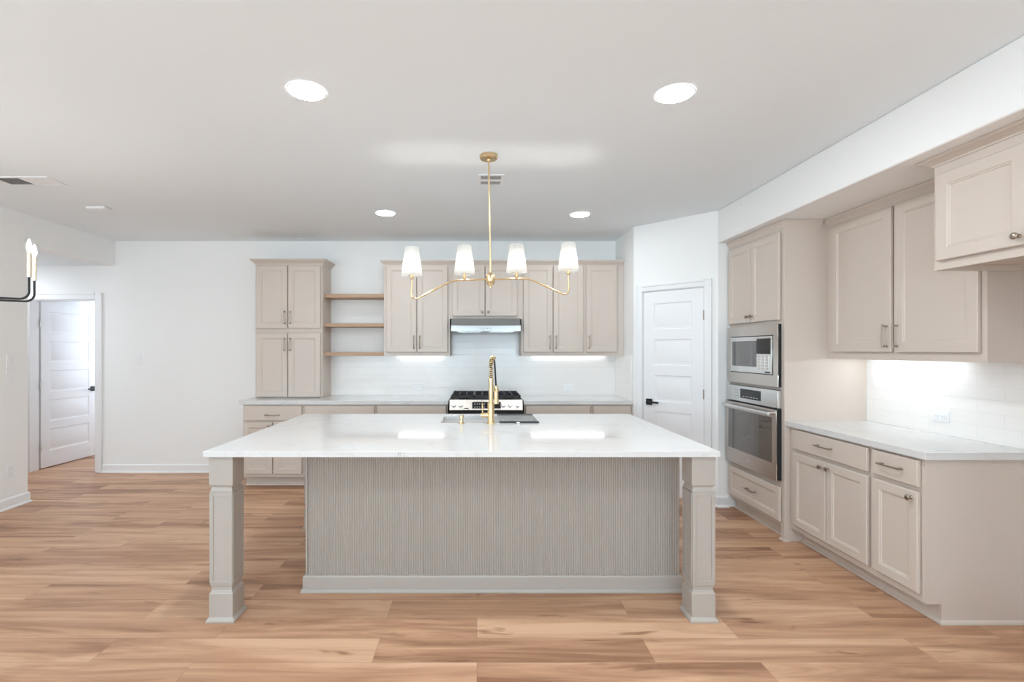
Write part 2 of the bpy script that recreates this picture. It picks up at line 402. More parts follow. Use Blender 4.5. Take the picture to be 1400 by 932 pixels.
def lever(mb, x, z, y, sgn):   # black lever with a square rose
    mb.box(x-0.032, y-0.010, z-0.032, x+0.032, y, z+0.032)
    mb.tube([(x, y, z), (x, y-0.05, z)], 0.010)
    mb.box(x-0.011 if sgn > 0 else x+0.011, y-0.058, z-0.010, x+sgn*0.118, y-0.042, z+0.010)
def panel_door(name, wd, ht, loc, rz, hx, sgn, knuckle_x, hz):
    r = sroot(name, loc, rz)
    st, top = 0.112, 0.12; n = 5; bot = 0.20; rail = 0.10
    ph = (ht-top-bot-rail*(n-1))/n
    pans = [(st, bot+i*(ph+rail), wd-st, bot+i*(ph+rail)+ph) for i in range(n)]
    MB().slab(0, 0, wd, ht, 0.035, pans, [(0.006, 0.007), (0.018, 0.009), (0.034, 0.003)], y=0.035, both=True).build('door_leaf', 'door', r)
    mm = MB(); lever(mm, hx, 0.915, 0, sgn); mm.build('door_handle', 'black', r, bevel=0.002)
    for z in hz:
        MB().lathe([(0.0075, 0), (0.0075, 0.09)], (knuckle_x, -0.006, z), n=10).build('hinge', 'nickel' if name == 'door_2' else 'steel2', r)
    return r
# pantry door: handle on the left, hinges on the right
panel_door('door_2', 0.601, 2.035, (A.x+0.110*math.cos(PR)-0.010*math.sin(-PR)*0, A.y+0.110*math.sin(PR), 0.008), PR, 0.062, 1, 0.6045, (0.25, 0.98, 1.73))
# hall door, swung open into the far room
dr = panel_door('door_1', 0.80, 2.03, (-5.298, BW+T+0.022, 0.010), math.radians(86.5), 0.738, -1, -0.012, (0.20, 0.97, 1.72))

def baseboard(name, path, h=0.10):
    m = MB().moulding(path, [(-0.0, 0), (0.026, 0), (0.026, 0.006), (0.020, 0.017), (0.014, 0.020), (0.014, h-0.02), (0.011, h-0.008), (0.005, h), (0, h)])
    return m.build(name, 'trim', kind='structure', smooth=False)
baseboard('baseboard_back', [(DX1+0.088, BW), (-2.485, BW)])
baseboard('baseboard_left', [(LW-T, 4.68), (LW, 4.68), (LW, REAR)][::-1])
c_, s_ = math.cos(PR), math.sin(PR)
def pw(t): return (A.x+t*c_, A.y+t*s_)
baseboard('baseboard_pantry', [pw(p1+0.071), (B.x, B.y), (2.327, 4.54)])
baseboard('baseboard_return', [(1.645, 5.165), (A.x, A.y), pw(p0-0.071)])
baseboard('baseboard_hall', [(-6.4, BW), (DX0-0.088, BW)])

# ------------------------------------------------------------------ hardware
def pull(x, z, vertical, parent, y=-0.024, ln=0.128, bow=0.006):
    m = MB(); ax = (0, 0, 1) if vertical else (1, 0, 0); c = Vector((x, y, z)); a = Vector(ax); out = Vector((0, -1, 0))
    h = ln/2; pts = []
    for i in range(13):
        t = -1+2*i/12; pts.append(c + a*(t*(h+0.012)) + out*(0.028+bow*(1-t*t)))
    m.tube(pts, [0.0045+0.0012*abs(-1+2*i/12) for i in range(13)], 8)
    for sg in (-1, 1):
        p = c + a*(sg*h); m.tube([p, p+out*0.003, p+out*0.006, p+out*0.029], [0.0085, 0.0085, 0.0048, 0.0048], 8)
    return m.build('pull', 'nickel', parent)
def knob(x, z, parent, y=-0.024):
    m = MB().lathe([(0.009, 0), (0.008, 0.003), (0.0055, 0.006), (0.0055, 0.013), (0.011, 0.017), (0.0155, 0.022), (0.0155, 0.026), (0.011, 0.030), (0.003, 0.0315)], (x, y, z), axis='y', n=14)
    return m.build('knob', 'nickel', parent)
DR = [(0.004, 0.004), (0.009, 0.0045), (0.013, 0.009)]
def front(name, root, x0, z0, x1, z1, mt, fw=0.055, t=0.018):
    pn = [(x0+fw, z0+fw, x1-fw, z1-fw)] if fw else []
    return MB().slab(x0, z0, x1, z1, t, pn, DR, y=-0.006, c=0.004).build(name, mt, root)
CROWN = [(0.0, -0.062), (0.006, -0.062), (0.008, -0.050), (0.016, -0.040), (0.030, -0.026), (0.042, -0.018), (0.046, -0.010), (0.050, -0.008), (0.050, 0), (0, 0)]

# ------------------------------------------------------------------ back wall cabinets
UY = 5.496                      # face of the wall cabinets
UD = BW - UY - 0.002
def carcass(root, w, d, z0, z1, mt='cab', recess=0.0, name='cabinet_box'):
    m = MB()
    if recess:
        m.box(0, 0, z0+recess, w, d, z1); m.box(0, 0, z0, w, 0.02, z0+recess); m.box(0, 0.02, z0, 0.016, d, z0+recess); m.box(w-0.016, 0.02, z0, w, d, z0+recess)
    else: m.box(0, 0, z0, w, d, z1)
    return m.build(name, mt, root, bevel=0 if recess else 0.0012, seg=1, weld=not recess)

UTOP, UBOT = 2.455, 1.383
# tall hutch standing on the counter
r = thing('hutch_cabinet', 'tall taupe four-door cabinet standing on the counter left of the open shelves', 'cabinet', (-2.481, UY, 0.9175))
w_ = 0.750; z0 = 0.0
def Z(a): return a-0.9175
carcass(r, w_, UD, 0, Z(2.44))
MB().moulding([(0, UD), (0, 0), (w_, 0), (w_, UD)], [(o, Z(2.466)+z) for o, z in CROWN]).build('crown_moulding', 'cab', r, smooth=False)
MB().moulding([(0, UD), (0, 0), (w_, 0), (w_, UD)], [(0, Z(1.650)), (0.004, Z(1.652)), (0.004, Z(1.668)), (0, Z(1.670))]).build('rail', 'cab', r, smooth=False)
for (xa, xb, hx) in ((0.014, 0.362, 0.335), (0.372, 0.732, 0.399)):
    d = front('door', r, xa, Z(1.695), xb, Z(2.395), 'cab'); pull(hx, Z(1.815), True, d)
    d = front('door', r, xa, Z(0.928), xb, Z(1.640), 'cab'); pull(hx, Z(1.515), True, d)

def upper(label, x0, w, doors, z0, hw, crown_path=None, name='upper_cabinet', group=None):
    r = thing(name, label, 'cabinet', (x0, UY, z0), 0, group)
    carcass(r, w, UD, 0, UTOP-0.02-z0, recess=0.028)
    MB().moulding(crown_path or [(0, 0), (w, 0)], [(o*0.8, UTOP-z0+z) for o, z in CROWN]).build('crown_moulding', 'cab', r, smooth=False)
    for i, (xa, xb) in enumerate(doors):
        d = front('door', r, xa, 0.045 if hw == 'pull' else 0.030, xb, 2.395-z0, 'cab', 0.052)
        if hw == 'pull': pull((xb-0.028) if i == 0 else xa+0.028, 0.155, True, d)
        else: knob((xb-0.03) if i == 0 else xa+0.03, 0.075, d)
    return r
upper('taupe two-door wall cabinet between the open shelves and the range hood', -1.042, 0.7385, [(0.030, 0.366), (0.376, 0.715)], UBOT, 'pull', [(0, UD), (0, 0), (0.7385, 0)])
upper('short taupe two-door cabinet mounted directly above the range hood', -0.3030, 0.8020, [(0.030, 0.390), (0.400, 0.752)], 1.800, 'knob')
upper('taupe three-door wall cabinet immediately right of the range hood', 0.4995, 1.1435, [(0.022, 0.344), (0.356, 0.690), (0.723, 1.067)], UBOT, 'pull')

# open oak shelves
for z, lab in ((2.045, 'topmost open oak shelf beside the tall hutch cabinet'), (1.714, 'middle open oak shelf beside the tall hutch cabinet'), (1.385, 'lowest open oak shelf beside the tall hutch cabinet')):
    o = MB().box(-1.7305, 5.55, 0, -1.0430, BW-0.001, 0.042).build('open_shelf', 'shelf', bevel=0.002); o.location = (0, 0, z)
    tag(o, lab, 'shelf', 'open oak shelves')

# range hood
r = thing('range_hood', 'slim stainless steel range hood under the short wall cabinet', 'range hood', (-0.283, 5.33, 1.652))
MB().box(0, 0.0, 0.012, 0.762, 0.48, 0.066).build('hood_body', 'hood', r, bevel=0.002)
MB().box(0.001, 0.065, 0.0662, 0.761, 0.48, 0.1465).build('hood_canopy', 'hood_shade', r, bevel=0.002)
MB().box(0.0, -0.008, 0.002, 0.762, -0.0005, 0.068).build('front_lip', 'hood', r, bevel=0.003)
for x in (0.04, 0.40):
    m = MB().box(x, 0.05, 0.004, x+0.32, 0.42, 0.0115)
    for k in range(7): m.box(x+0.03, 0.08+k*0.045, 0.0015, x+0.29, 0.10+k*0.045, 0.004)
    m.build('filter', 'steel2', r)
for k in range(4): MB().lathe([(0.006, 0), (0.006, 0.003)], (0.33+k*0.034, -0.0085, 0.033), axis='y', n=10).build('button', 'display', r)

# base cabinets on the back wall
BY = 5.20
def base(label, x0, w, fronts, y=BY, d=BW-BY-0.002, left_end=False, right_end=False, loc=None, rz=0.0, toe=0.075, mt='cab', name='base_cabinet', group=None):
    r = thing(name, label, 'cabinet', loc or (x0, y, 0), rz, group)
    m = MB().box(0, 0, 0.105, w, d, 0.876); m.build('cabinet_box', mt, r, bevel=0.0012, seg=1)
    m = MB().box(0.001, toe, 0.0, w-0.001, d-0.02, 0.1045); m.moulding([(0.001, toe), (w-0.001, toe)], [(0, 0), (0.013, 0), (0.013, 0.006), (0.010, 0.013), (0, 0.018)]); m.build('toe_kick', mt, r)
    for f in fronts:
        kind, xa, za, xb, zb, hw = f
        d_ = front('drawer' if kind == 'w' else 'door', r, xa, za, xb, zb, mt, 0.0 if (kind == 'w' and zb-za < 0.18) else 0.052)
        if hw:
            if hw[0] == 'p': pull(hw[1], hw[2], False, d_)
            elif hw[0] == 'v': pull(hw[1], hw[2], True, d_)
            else: knob(hw[1], hw[2], d_)
    return r
def std(w, two):
    fr = [('w', 0.016, 0.706, w-0.016, 0.862, ('p', w/2, 0.766))]
    if two:
        fr += [('d', 0.016, 0.14, w/2-0.005, 0.686, ('k', w/2-0.035, 0.650)), ('d', w/2+0.005, 0.14, w-0.016, 0.686, ('k', w/2+0.035, 0.650))]
    else: fr += [('d', 0.016, 0.14, w-0.016, 0.686, ('k', w-0.046, 0.650))]
    return fr
base('taupe base cabinet at the left end of the back wall, under the tall hutch', -2.480, 0.6445, std(0.6445, True))
base('taupe base cabinet under the back counter, mostly hidden behind the island, nearest the hutch', -1.8350, 0.7645, std(0.7645, True))
base('taupe base cabinet just left of the gas range', -1.0700, 0.7620, std(0.762, True))
base('taupe base cabinet just right of the gas range', 0.5000, 0.7140, std(0.714, True))
base('taupe base cabinet in the back right corner beside the pantry wall', 1.2145, 0.4290, std(0.429, False))

# counters on the back wall
CT0, CT1 = 0.8765, 0.9165
o = MB().box(-2.505, 5.168, 0, -0.3000, BW-0.001, 0.040).build('countertop', 'quartz', bevel=0.002); o.location = (0, 0, CT0)
tag(o, 'white quartz back countertop running left of the gas range', 'countertop')
o = MB().box(0.4920, 5.168, 0, 1.6440, BW-0.001, 0.040).build('countertop', 'quartz', bevel=0.002); o.location = (0, 0, CT0)
tag(o, 'white quartz back countertop running right of the gas range', 'countertop')

# backsplashes
m = MB().box(-1.730, BW-0.009, CT1+0.0008, 1.6440, BW-0.0006, UBOT-0.001); m.box(-0.30, BW-0.009, UBOT-0.001, 0.4985, BW-0.0006, 1.640)
tag(m.build('tile_backsplash', 'tilex'), 'white subway tile backsplash on the back wall behind the gas range', 'backsplash')
tag(MB().box(1.6360, 5.20, CT1+0.0008, 1.6444, BW-0.0095, UBOT-0.001).build('tile_backsplash', 'tiley'), 'short return of white tile backsplash beside the pantry wall', 'backsplash')
tag(MB().box(RW-0.009, 2.58, CT1+0.0008, RW-0.0006, 3.7185, 1.386).build('tile_backsplash', 'tiley'), 'white subway tile backsplash above the right-hand counter', 'backsplash')

def strip_light(label, x0, x1, y, z, rz=0.0, loc=None, mt='strip'):
    r = thing('under_cabinet_light', label, 'light', loc or (x0, y, z), rz, 'under-cabinet strip lights')
    wd = x1-x0
    MB().box(0, 0, 0.004, wd, 0.022, 0.014).build('housing', 'plast', r)
    MB().box(0.004, 0.003, 0, wd-0.004, 0.019, 0.004).build('diffuser', mt, r)
SZ = UBOT+0.0135
strip_light('glowing strip light under the cabinet left of the hood', -0.93, -0.39, 5.765, SZ)
strip_light('glowing strip light under the three-door cabinet right of the hood', 0.64, 1.50, 5.765, SZ)

# gas range
r = thing('gas_range', 'stainless slide-in gas range with black grates and round knobs', 'range', (-0.288, 5.10, 0))
W = 0.768
MB().box(0.001, 0.04, 0.09, W-0.001, 0.705, 0.905).build('range_body', 'steel', r, bevel=0.002)
MB().box(0.02, 0.08, 0.0, W-0.02, 0.65, 0.0895).build('plinth', 'black', r)
MB().box(0.004, 0.03, 0.9055, W-0.004, 0.705, 0.925).build('cooktop', 'iron', r, bevel=0.003)
MB().add([(0.002,-0.004,0.826),(W-0.002,-0.004,0.826),(W-0.002,0.028,0.932),(0.002,0.028,0.932),(0.002,0.0395,0.826),(W-0.002,0.0395,0.826),(W-0.002,0.0395,0.932),(0.002,0.0395,0.932)],
         [(0,1,2,3),(7,6,5,4),(0,4,5,1),(3,2,6,7),(0,3,7,4),(1,5,6,2)]).build('control_panel', 'steel', r, bevel=0.003)
n_ = Vector((0, -0.106, 0.032)).normalized()
def on_panel(x, z, off=0.0): return Vector((x, -0.004+(z-0.826)*0.032/0.106, z)) + n_*off
for x in (0.046, 0.118, 0.565, 0.636, 0.708):
    a = on_panel(x, 0.876, 0.0005)
    MB().tube([a, a+n_*0.006, a+n_*0.006, a+n_*0.026, a+n_*0.030], [0.029, 0.029, 0.0245, 0.022, 0.019], 20).build('control_knob', 'steel2', r)
q = [on_panel(0.238, 0.842, 0.0015), on_panel(0.538, 0.842, 0.0015), on_panel(0.538, 0.910, 0.0015), on_panel(0.238, 0.910, 0.0015)]
q2 = [p - n_*0.003 for p in q]
d = MB().add(q+q2, [(0,1,2,3),(7,6,5,4),(0,4,5,1),(1,5,6,2),(2,6,7,3),(3,7,4,0)]).build('display', 'display', r)
for i in range(5):
    for j in range(2):
        a = on_panel(0.262+i*0.024, 0.858+j*0.03, 0.0022); MB().box(a.x, a.y-0.0004, a.z-0.003, a.x+0.012, a.y+0.0004, a.z+0.003).build('button', 'ink', d)
a = on_panel(0.156, 0.842, 0.001); MB().box(a.x, a.y-0.001, a.z-0.004, a.x+0.045, a.y+0.001, a.z+0.004).build('name_badge', 'display', r)
for gx in (0.020, 0.264, 0.508):
    m = MB(); x0, x1, y0, y1 = gx, gx+0.24, 0.060, 0.655
    for yy in (y0, (y0+y1)/2, y1-0.016): m.box(x0, yy, 0.945, x1, yy+0.016, 0.972)
    for xx in (x0, x0+0.075, x0+0.150, x1-0.014): m.box(xx, y0, 0.949, xx+0.014, y1, 0.975)
    for xx in (x0+0.002, x1-0.014):
        for yy in (y0, y1-0.014): m.box(xx, yy, 0.9255, xx+0.012, yy+0.012, 0.946)
    m.build('grate', 'iron', r, bevel=0.002)
for bx, by in ((0.14, 0.20), (0.14, 0.50), (0.384, 0.35), (0.628, 0.20), (0.628, 0.50)):
    MB().lathe([(0.055, 0), (0.055, 0.008), (0.040, 0.010), (0.040, 0.017)], (bx, by, 0.9255), n=20).build('burner', 'iron', r)
MB().box(0.002, 0.012, 0.788, W-0.002, 0.0395, 0.8235).build('vent_strip', 'black', r)
MB().slab(0.004, 0.215, W-0.004, 0.785, 0.04, [(0.09, 0.29, W-0.09, 0.66)], [(0.003, 0.003)], y=0.0395).build('oven_door', 'steel', r)
MB().box(0.095, 0.0005, 0.295, W-0.095, 0.0025, 0.655).build('oven_window', 'glass', r)
m = MB().tube([(0.05, -0.05, 0.74), (W-0.05, -0.05, 0.74)], 0.012, 12); m.tube([(0.08, -0.05, 0.74), (0.08, 0.0, 0.74)], 0.009); m.tube([(W-0.08, -0.05, 0.74), (W-0.08, 0.0, 0.74)], 0.009)
m.build('handle', 'steel2', r)
MB().slab(0.004, 0.095, W-0.004, 0.205, 0.035, [], [], y=0.0395).build('warming_drawer', 'steel', r)

# ------------------------------------------------------------------ island
IX0, IX1, IY0, IY1 = -1.448, 1.286, 2.587, 4.110
IZ0, IZ1 = 0.886, 0.9165
SX0, SX1, SY0, SY1 = -0.265, 0.462, 3.605, 4.000     # sink cut-out
def ring_slab(o, h, z0, z1):
    m = MB()
    xo, yo = (o[0], o[2]), (o[1], o[3]); 
    P = [(o[0],o[1]),(o[2],o[1]),(o[2],o[3]),(o[0],o[3])]; Q = [(h[0],h[1]),(h[2],h[1]),(h[2],h[3]),(h[0],h[3])]
    vs = [(*p, z0) for p in P]+[(*p, z1) for p in P]+[(*p, z0) for p in Q]+[(*p, z1) for p in Q]
    fs = []
    for k in range(4):
        j = (k+1) % 4
        fs += [(k, j, 4+j, 4+k), (8+j, 8+k, 12+k, 12+j), (4+k, 4+j, 12+j, 12+k), (j, k, 8+k, 8+j)]
    return m.add(vs, fs)
r = thing('kitchen_island', 'large kitchen island with white quartz top, reeded greige front and square corner legs', 'kitchen island', (-0.081, 3.35, 0))
def isl(m, name, mt, bevel=0.0, smooth=True):
    m.v = [(x+0.081, y-3.35, z) for x, y, z in m.v]; return m.build(name, mt, r, bevel=bevel, smooth=smooth)
isl(ring_slab((IX0, IY0, IX1, IY1), (SX0, SY0, SX1, SY1), IZ0, IZ1), 'island_top', 'quartz', 0.0022)
PX0, PX1, PY, PB = -1.029, 1.222, 2.945, 4.075
# body: shell around the sink bay
m = MB()
m.box(PX0, PY+0.012, 0.10, PX1, PY+0.030, IZ0-0.0006); m.box(PX0, PB-0.02, 0.10, PX1, PB, IZ0-0.0006)
m.box(PX0, PY+0.030, 0.10, PX0+0.02, PB-0.02, IZ0-0.0006); m.box(PX1-0.02, PY+0.030, 0.10, PX1, PB-0.02, IZ0-0.0006); m.box(PX0+0.02, PY+0.03, 0.10, PX1-0.02, PB-0.02, 0.12)
isl(m, 'island_body', 'isl')
m = MB().box(PX0+0.004, PY+0.02, 0, PX1-0.004, PB-0.075, 0.0995); isl(m, 'toe_kick', 'isl')
def reeds(x0, x1, zb, zt):
    n = round((x1-x0)/0.0141); st = (x1-x0)/n; vs = []; prof = [(0, 0.0), (0.10, -0.0012), (0.22, -0.0048), (0.40, -0.0072), (0.60, -0.0072), (0.78, -0.0048), (0.90, -0.0012)]
    pts = []
    for i in range(n):
        for t, d in prof: pts.append((x0+(i+t)*st, PY+0.006+d*0.85))
    pts.append((x1, PY+0.006)); k = len(pts)
    vs = [(x, y, zb) for x, y in pts]+[(x, y, zt) for x, y in pts]
    fs = [(i, i+1, k+i+1, k+i) for i in range(k-1)]
    n2 = len(vs); vs += [(x0, PY+0.0115, zb), (x1, PY+0.0115, zb), (x0, PY+0.0115, zt), (x1, PY+0.0115, zt)]
    fs += [(n2+1, n2, n2+2, n2+3), (n2, 0, k, n2+2), (k-1, n2+1, n2+3, 2*k-1)]
    return MB().add(vs, fs)
SEAM = -0.321
isl(reeds(PX0+0.012, SEAM-0.0012, 0.100, IZ0-0.001), 'reeded_panel', 'isl')
isl(reeds(SEAM+0.0012, PX1-0.003, 0.100, IZ0-0.001), 'reeded_panel', 'isl')
m = MB().box(PX0-0.001, PY-0.002, 0.10, PX0+0.0115, PY+0.0115, IZ0-0.001); isl(m, 'corner_bead', 'isl', 0.002)
m = MB().moulding([(PX0, PB), (PX0, PY+0.010), (PX1, PY+0.010), (PX1, PB)], [(0, 0), (0.028, 0), (0.028, 0.008), (0.022, 0.018), (0.016, 0.022), (0.016, 0.088), (0.012, 0.098), (0.002, 0.102), (0, 0.102)])
isl(m, 'base_moulding', 'isl', smooth=False)
m = MB()     # faint grey print left on the slab edge
for x0, z0, x1, z1 in ((-0.4165,0.892,-0.4125,0.912), (-0.411,0.904,-0.407,0.913), (-0.4045,0.896,-0.4015,0.912), (-0.4015,0.909,-0.397,0.912), (-0.388,0.907,-0.380,0.911), (-0.388,0.892,-0.379,0.8955)):
    m.box(x0, IY0-0.0004, z0, x1, IY0+0.001, z1)
isl(m, 'edge_print', 'print')
# working side doors (face the range)
for i in range(4):
    xa = PX0+0.03+i*0.55
    mm = MB().slab(-xa-0.53, 0.14, -xa, 0.85, 0.02, [(-xa-0.53+0.052, 0.14+0.052, -xa-0.052, 0.85-0.052)], DR, y=-PB-0.0005, c=0.004)
    mm.v = [(-x, -y, z) for x, y, z in mm.v]; isl(mm, 'door', 'isl')
# legs
def island_leg(x0, y0):
    s = 0.127; x1, y1 = x0+s, y0+s; R = lambda i, z: (x0+i, y0+i, x1-i, y1-i, z)
    m = MB().stack([R(-0.012, 0), R(-0.012, 0.010), R(-0.006, 0.020), R(0.0, 0.026), R(0.0, 0.150), R(0.004, 0.156), R(0.009, 0.168), R(0.009, 0.182), R(0.006, 0.190), R(0.004, 0.194),
                    R(0.004, 0.700), R(0.006, 0.704), R(0.009, 0.712), R(0.009, 0.720), R(0.004, 0.726), R(0, 0.730), R(0, IZ0-0.0006)])
    leg = isl(m, 'leg', 'isl', 0.0012, smooth=False)
    q = MB()     # raised border of the sunk panel on every side of the shaft
    za, zb, bw, th = 0.205, 0.690, 0.017, 0.0045; i = 0.004
    for ax in range(4):
        mm = MB()
        a0, a1 = -s/2+i, s/2-i
        for (u0, v0, u1, v1) in ((a0, za, a0+bw, zb), (a1-bw, za, a1, zb), (a0+bw, za, a1-bw, za+bw), (a0+bw, zb-bw, a1-bw, zb)):
            mm.box(u0, -s/2+i-th, v0, u1, -s/2+i-0.0003, v1)
        ca, sa = math.cos(ax*PI/2), math.sin(ax*PI/2)
        q.add([(x0+s/2+x*ca-y*sa, y0+s/2+x*sa+y*ca, z) for x, y, z in mm.v], mm.f)
    q.v = [(x+0.081, y-3.35, z) for x, y, z in q.v]
    b = q.build('panel_border', 'isl', leg, bevel=0.001); 
    return leg
island_leg(-1.431, 2.617); island_leg(1.148, 2.617); island_leg(-1.400, 3.975)
# sink
r = thing('undermount_sink', 'stainless undermount workstation sink set in the island top', 'sink', (0, 0, 0.66))
SI = 0.004
m = MB()
def sinkrect(i, z): return [(SX0-SI+i, SY0-SI+i, z), (SX1+SI-i, SY0-SI+i, z), (SX1+SI-i, SY1+SI-i, z), (SX0-SI+i, SY1+SI-i, z)]
lv = [sinkrect(-0.02, 0.2255), sinkrect(0.0, 0.2255), sinkrect(0.0, 0.19), sinkrect(0.012, 0.188), sinkrect(0.012, 0.02), sinkrect(0.03, 0.005), 
      sinkrect(0.03, 0.002)]
ov = [sinkrect(-0.02, 0.2235), sinkrect(-0.003, 0.2235), sinkrect(-0.003, 0.02), sinkrect(0.02, -0.003)]
vs = [p for l in lv[:-1] for p in l]; fs = []
for i in range(len(lv)-2):
    for k in range(4): fs.append((4*i+k, 4*i+(k+1)%4, 4*i+4+(k+1)%4, 4*i+4+k))
b0 = 4*(len(lv)-2); fs.append((b0, b0+1, b0+2, b0+3)); m.add(vs, fs); m.build('sink_bowl', 'sink', r, smooth=False)
MB().lathe([(0.045, 0), (0.045, 0.003), (0.030, 0.004), (0.028, 0.0015)], (0.12, 3.80, 0.0055), n=20).build('drain', 'steel2', r)
r = thing('drying_rack', 'grey roll-up rack with dark ends lying over the right half of the sink', 'dish rack', (0, 0, IZ1+0.0005))
for k in range(16):
    x = 0.175+k*0.018; MB().tube([(x, SY0+0.006, 0.006), (x, SY1-0.006, 0.006)], 0.0052, 8).build('rod', 'steel2', r)
for y in (SY0-0.012, SY1-0.0055): MB().box(0.165, y, 0.0, 0.455, y+0.0175, 0.0125).build('end_strip', 'black', r, bevel=0.003)
# faucet
FX, FY = 0.102, 3.560
r = thing('kitchen_faucet', 'tall brass spring-neck faucet with black coil on the island', 'faucet', (FX, FY, IZ1+0.0005))
MB().lathe([(0.030, 0), (0.030, 0.006), (0.0255, 0.010), (0.0245, 0.012), (0.0245, 0.150), (0.021, 0.156)], n=24).build('base', 'brass', r)
MB().lathe([(0.0165, 0.1565), (0.0165, 0.300), (0.0185, 0.302), (0.0185, 0.330), (0.014, 0.334)], n=20).build('column', 'brass', r)
# neck: rises, arches away over the sink, then drops to the spray head
ux, uy = 0.21, 0.978     # direction of reach
top = 0.400; rad = 0.082
npts = [(0, 0, 0.335), (0, 0, 0.37)] + [Vector((ux*(rad-rad*math.cos(a)), uy*(rad-rad*math.cos(a)), top+rad*math.sin(a)*0.96)) for a in [PI*i/20 for i in range(0, 19)]]
npts = [Vector(p) for p in npts]
last = npts[-1]; hd = Vector((ux*0.215, uy*0.215, 0.262))
npts += [last.lerp(hd, t) for t in (0.4, 0.8, 1.0)]
MB().tube(npts, 0.0065, 10).build('hose', 'black', r)
# coil wound on the rising part and most of the arch
def resample(pts, n):
    d = [0]
    for a, b in zip(pts, pts[1:]): d.append(d[-1]+(b-a).length)
    out = []
    for i in range(n):
        t = d[-1]*i/(n-1); j = max(k for k in range(len(d)) if d[k] <= t+1e-9); j = min(j, len(pts)-2)
        out.append(pts[j].lerp(pts[j+1], (t-d[j])/(d[j+1]-d[j]) if d[j+1] > d[j] else 0))
    return out
path = resample(npts[:16], 240); coil = []; turns = 17
up = Vector((uy, -ux, 0))
for i, p in enumerate(path):
    t = (path[min(i+1, 239)]-path[max(i-1, 0)]).normalized(); b2 = t.cross(up).normalized(); a = 2*PI*turns*i/239
    coil.append(p+(up*math.cos(a)+b2*math.sin(a))*0.0135)
MB().tube(coil, 0.0036, 6).build('spring_coil', 'brass', r)
hd0 = Vector((hd.x, hd.y, 0)); m = MB().lathe([(0.012, 0.262), (0.0165, 0.258), (0.0165, 0.165), (0.0185, 0.160), (0.022, 0.130), (0.022, 0.122)], tuple(hd0), n=20); m.build('spray_head', 'brass', r)
m = MB().tube([(0, 0, 0.315), (ux*0.19, uy*0.19, 0.225)], 0.0055, 8); m.lathe([(0.0175, 0.214), (0.0225, 0.214), (0.0225, 0.236), (0.0175, 0.236)], tuple(hd0), n=20, capb=False, capt=False)
m.build('holder_arm', 'brass', r)
m = MB().tube([(-0.02, 0.0, 0.062), (-0.072, 0.0, 0.062)], [0.0185, 0.0185], 16); m.build('valve', 'brass', r)
m = MB().tube([(-0.060, 0, 0.081), (-0.062, -0.004, 0.150)], [0.0055, 0.0045], 10); m.build('lever', 'brass', r)
r = thing('soap_dispenser', 'short brass soap dispenser left of the faucet on the island', 'soap dispenser', (-0.112, 3.565, IZ1+0.0005))
MB().lathe([(0.023, 0), (0.023, 0.004), (0.015, 0.008), (0.0135, 0.012), (0.0135, 0.030)], n=20).build('base', 'brass', r)
m = MB().lathe([(0.008, 0.0305), (0.008, 0.038), (0.0165, 0.040), (0.0165, 0.062), (0.014, 0.064)], n=20); m.build('pump_head', 'brass', r)
MB().tube([(0, 0.012, 0.052), (0.0, 0.075, 0.050)], [0.006, 0.005], 8).build('spout', 'brass', r)
r = thing('air_switch', 'small round chrome button set in the island top by the sink', 'button', (0.300, 3.565, IZ1+0.0005))
MB().lathe([(0.021, 0), (0.021, 0.003), (0.016, 0.005)], n=20).build('rosette', 'steel2', r)
MB().lathe([(0.013, 0.0055), (0.013, 0.009), (0.011, 0.0105)], n=20).build('push_button', 'plast', r)

# ------------------------------------------------------------------ right side: oven tower
OX, OY0, OY1 = 2.335, 3.72, 4.522
RZ = -PI/2
r = thing('oven_tower_cabinet', 'tall taupe cabinet tower housing the microwave and wall oven', 'cabinet', (OX, OY1, 0), RZ)
W = OY1-OY0; D = RW-OX-0.002
OPZ = [(0.446, 1.143), (1.163, 1.654)]       # oven and microwave openings
m = MB(); m.box(0, 0, 0.105, 0.024, D, SOF-0.005); m.box(W-0.040, 0, 0.0, W, D, SOF-0.005)
for a, b in ((0.105, 0.4455), (1.1435, 1.1625), (1.6545, SOF-0.005)): m.box(0.024, 0, a, W-0.040, D, b)
m.box(0.024, D-0.03, 0.4455, W-0.040, D, 1.6545)
m.build('cabinet_box', 'cab', r)
MB().moulding([(0, 0), (W, 0), (W, D-0.35)], [(o*0.55, SOF-0.002+z) for o, z in CROWN]).build('crown_moulding', 'cab', r, smooth=False)
for xa, xb, hx in ((0.018, 0.372, 0.345), (0.382, 0.766, 0.409)):
    d = front('door', r, xa, 1.684, xb, 2.358, 'cab', 0.055); knob(hx, 1.735, d)
d = front('drawer', r, 0.018, 0.140, W-0.030, 0.402, 'cab', 0.05); pull(W/2, 0.275, False, d, ln=0.115, bow=0.009)
m = MB().box(0.001, 0.06, 0, W-0.041, D-0.03, 0.1045); m.moulding([(0.001, 0.06), (W-0.041, 0.06)], [(0, 0), (0.013, 0), (0.013, 0.006), (0.010, 0.013), (0, 0.018)])
m.build('toe_kick', 'cab', r)
MB().moulding([(W-0.040, 0.05), (W-0.040, 0), (W, 0), (W, 0.033)], [(0, 0), (0.012, 0), (0.012, 0.006), (0.009, 0.014), (0, 0.018)]).build('shoe_moulding', 'cab', r, smooth=False)
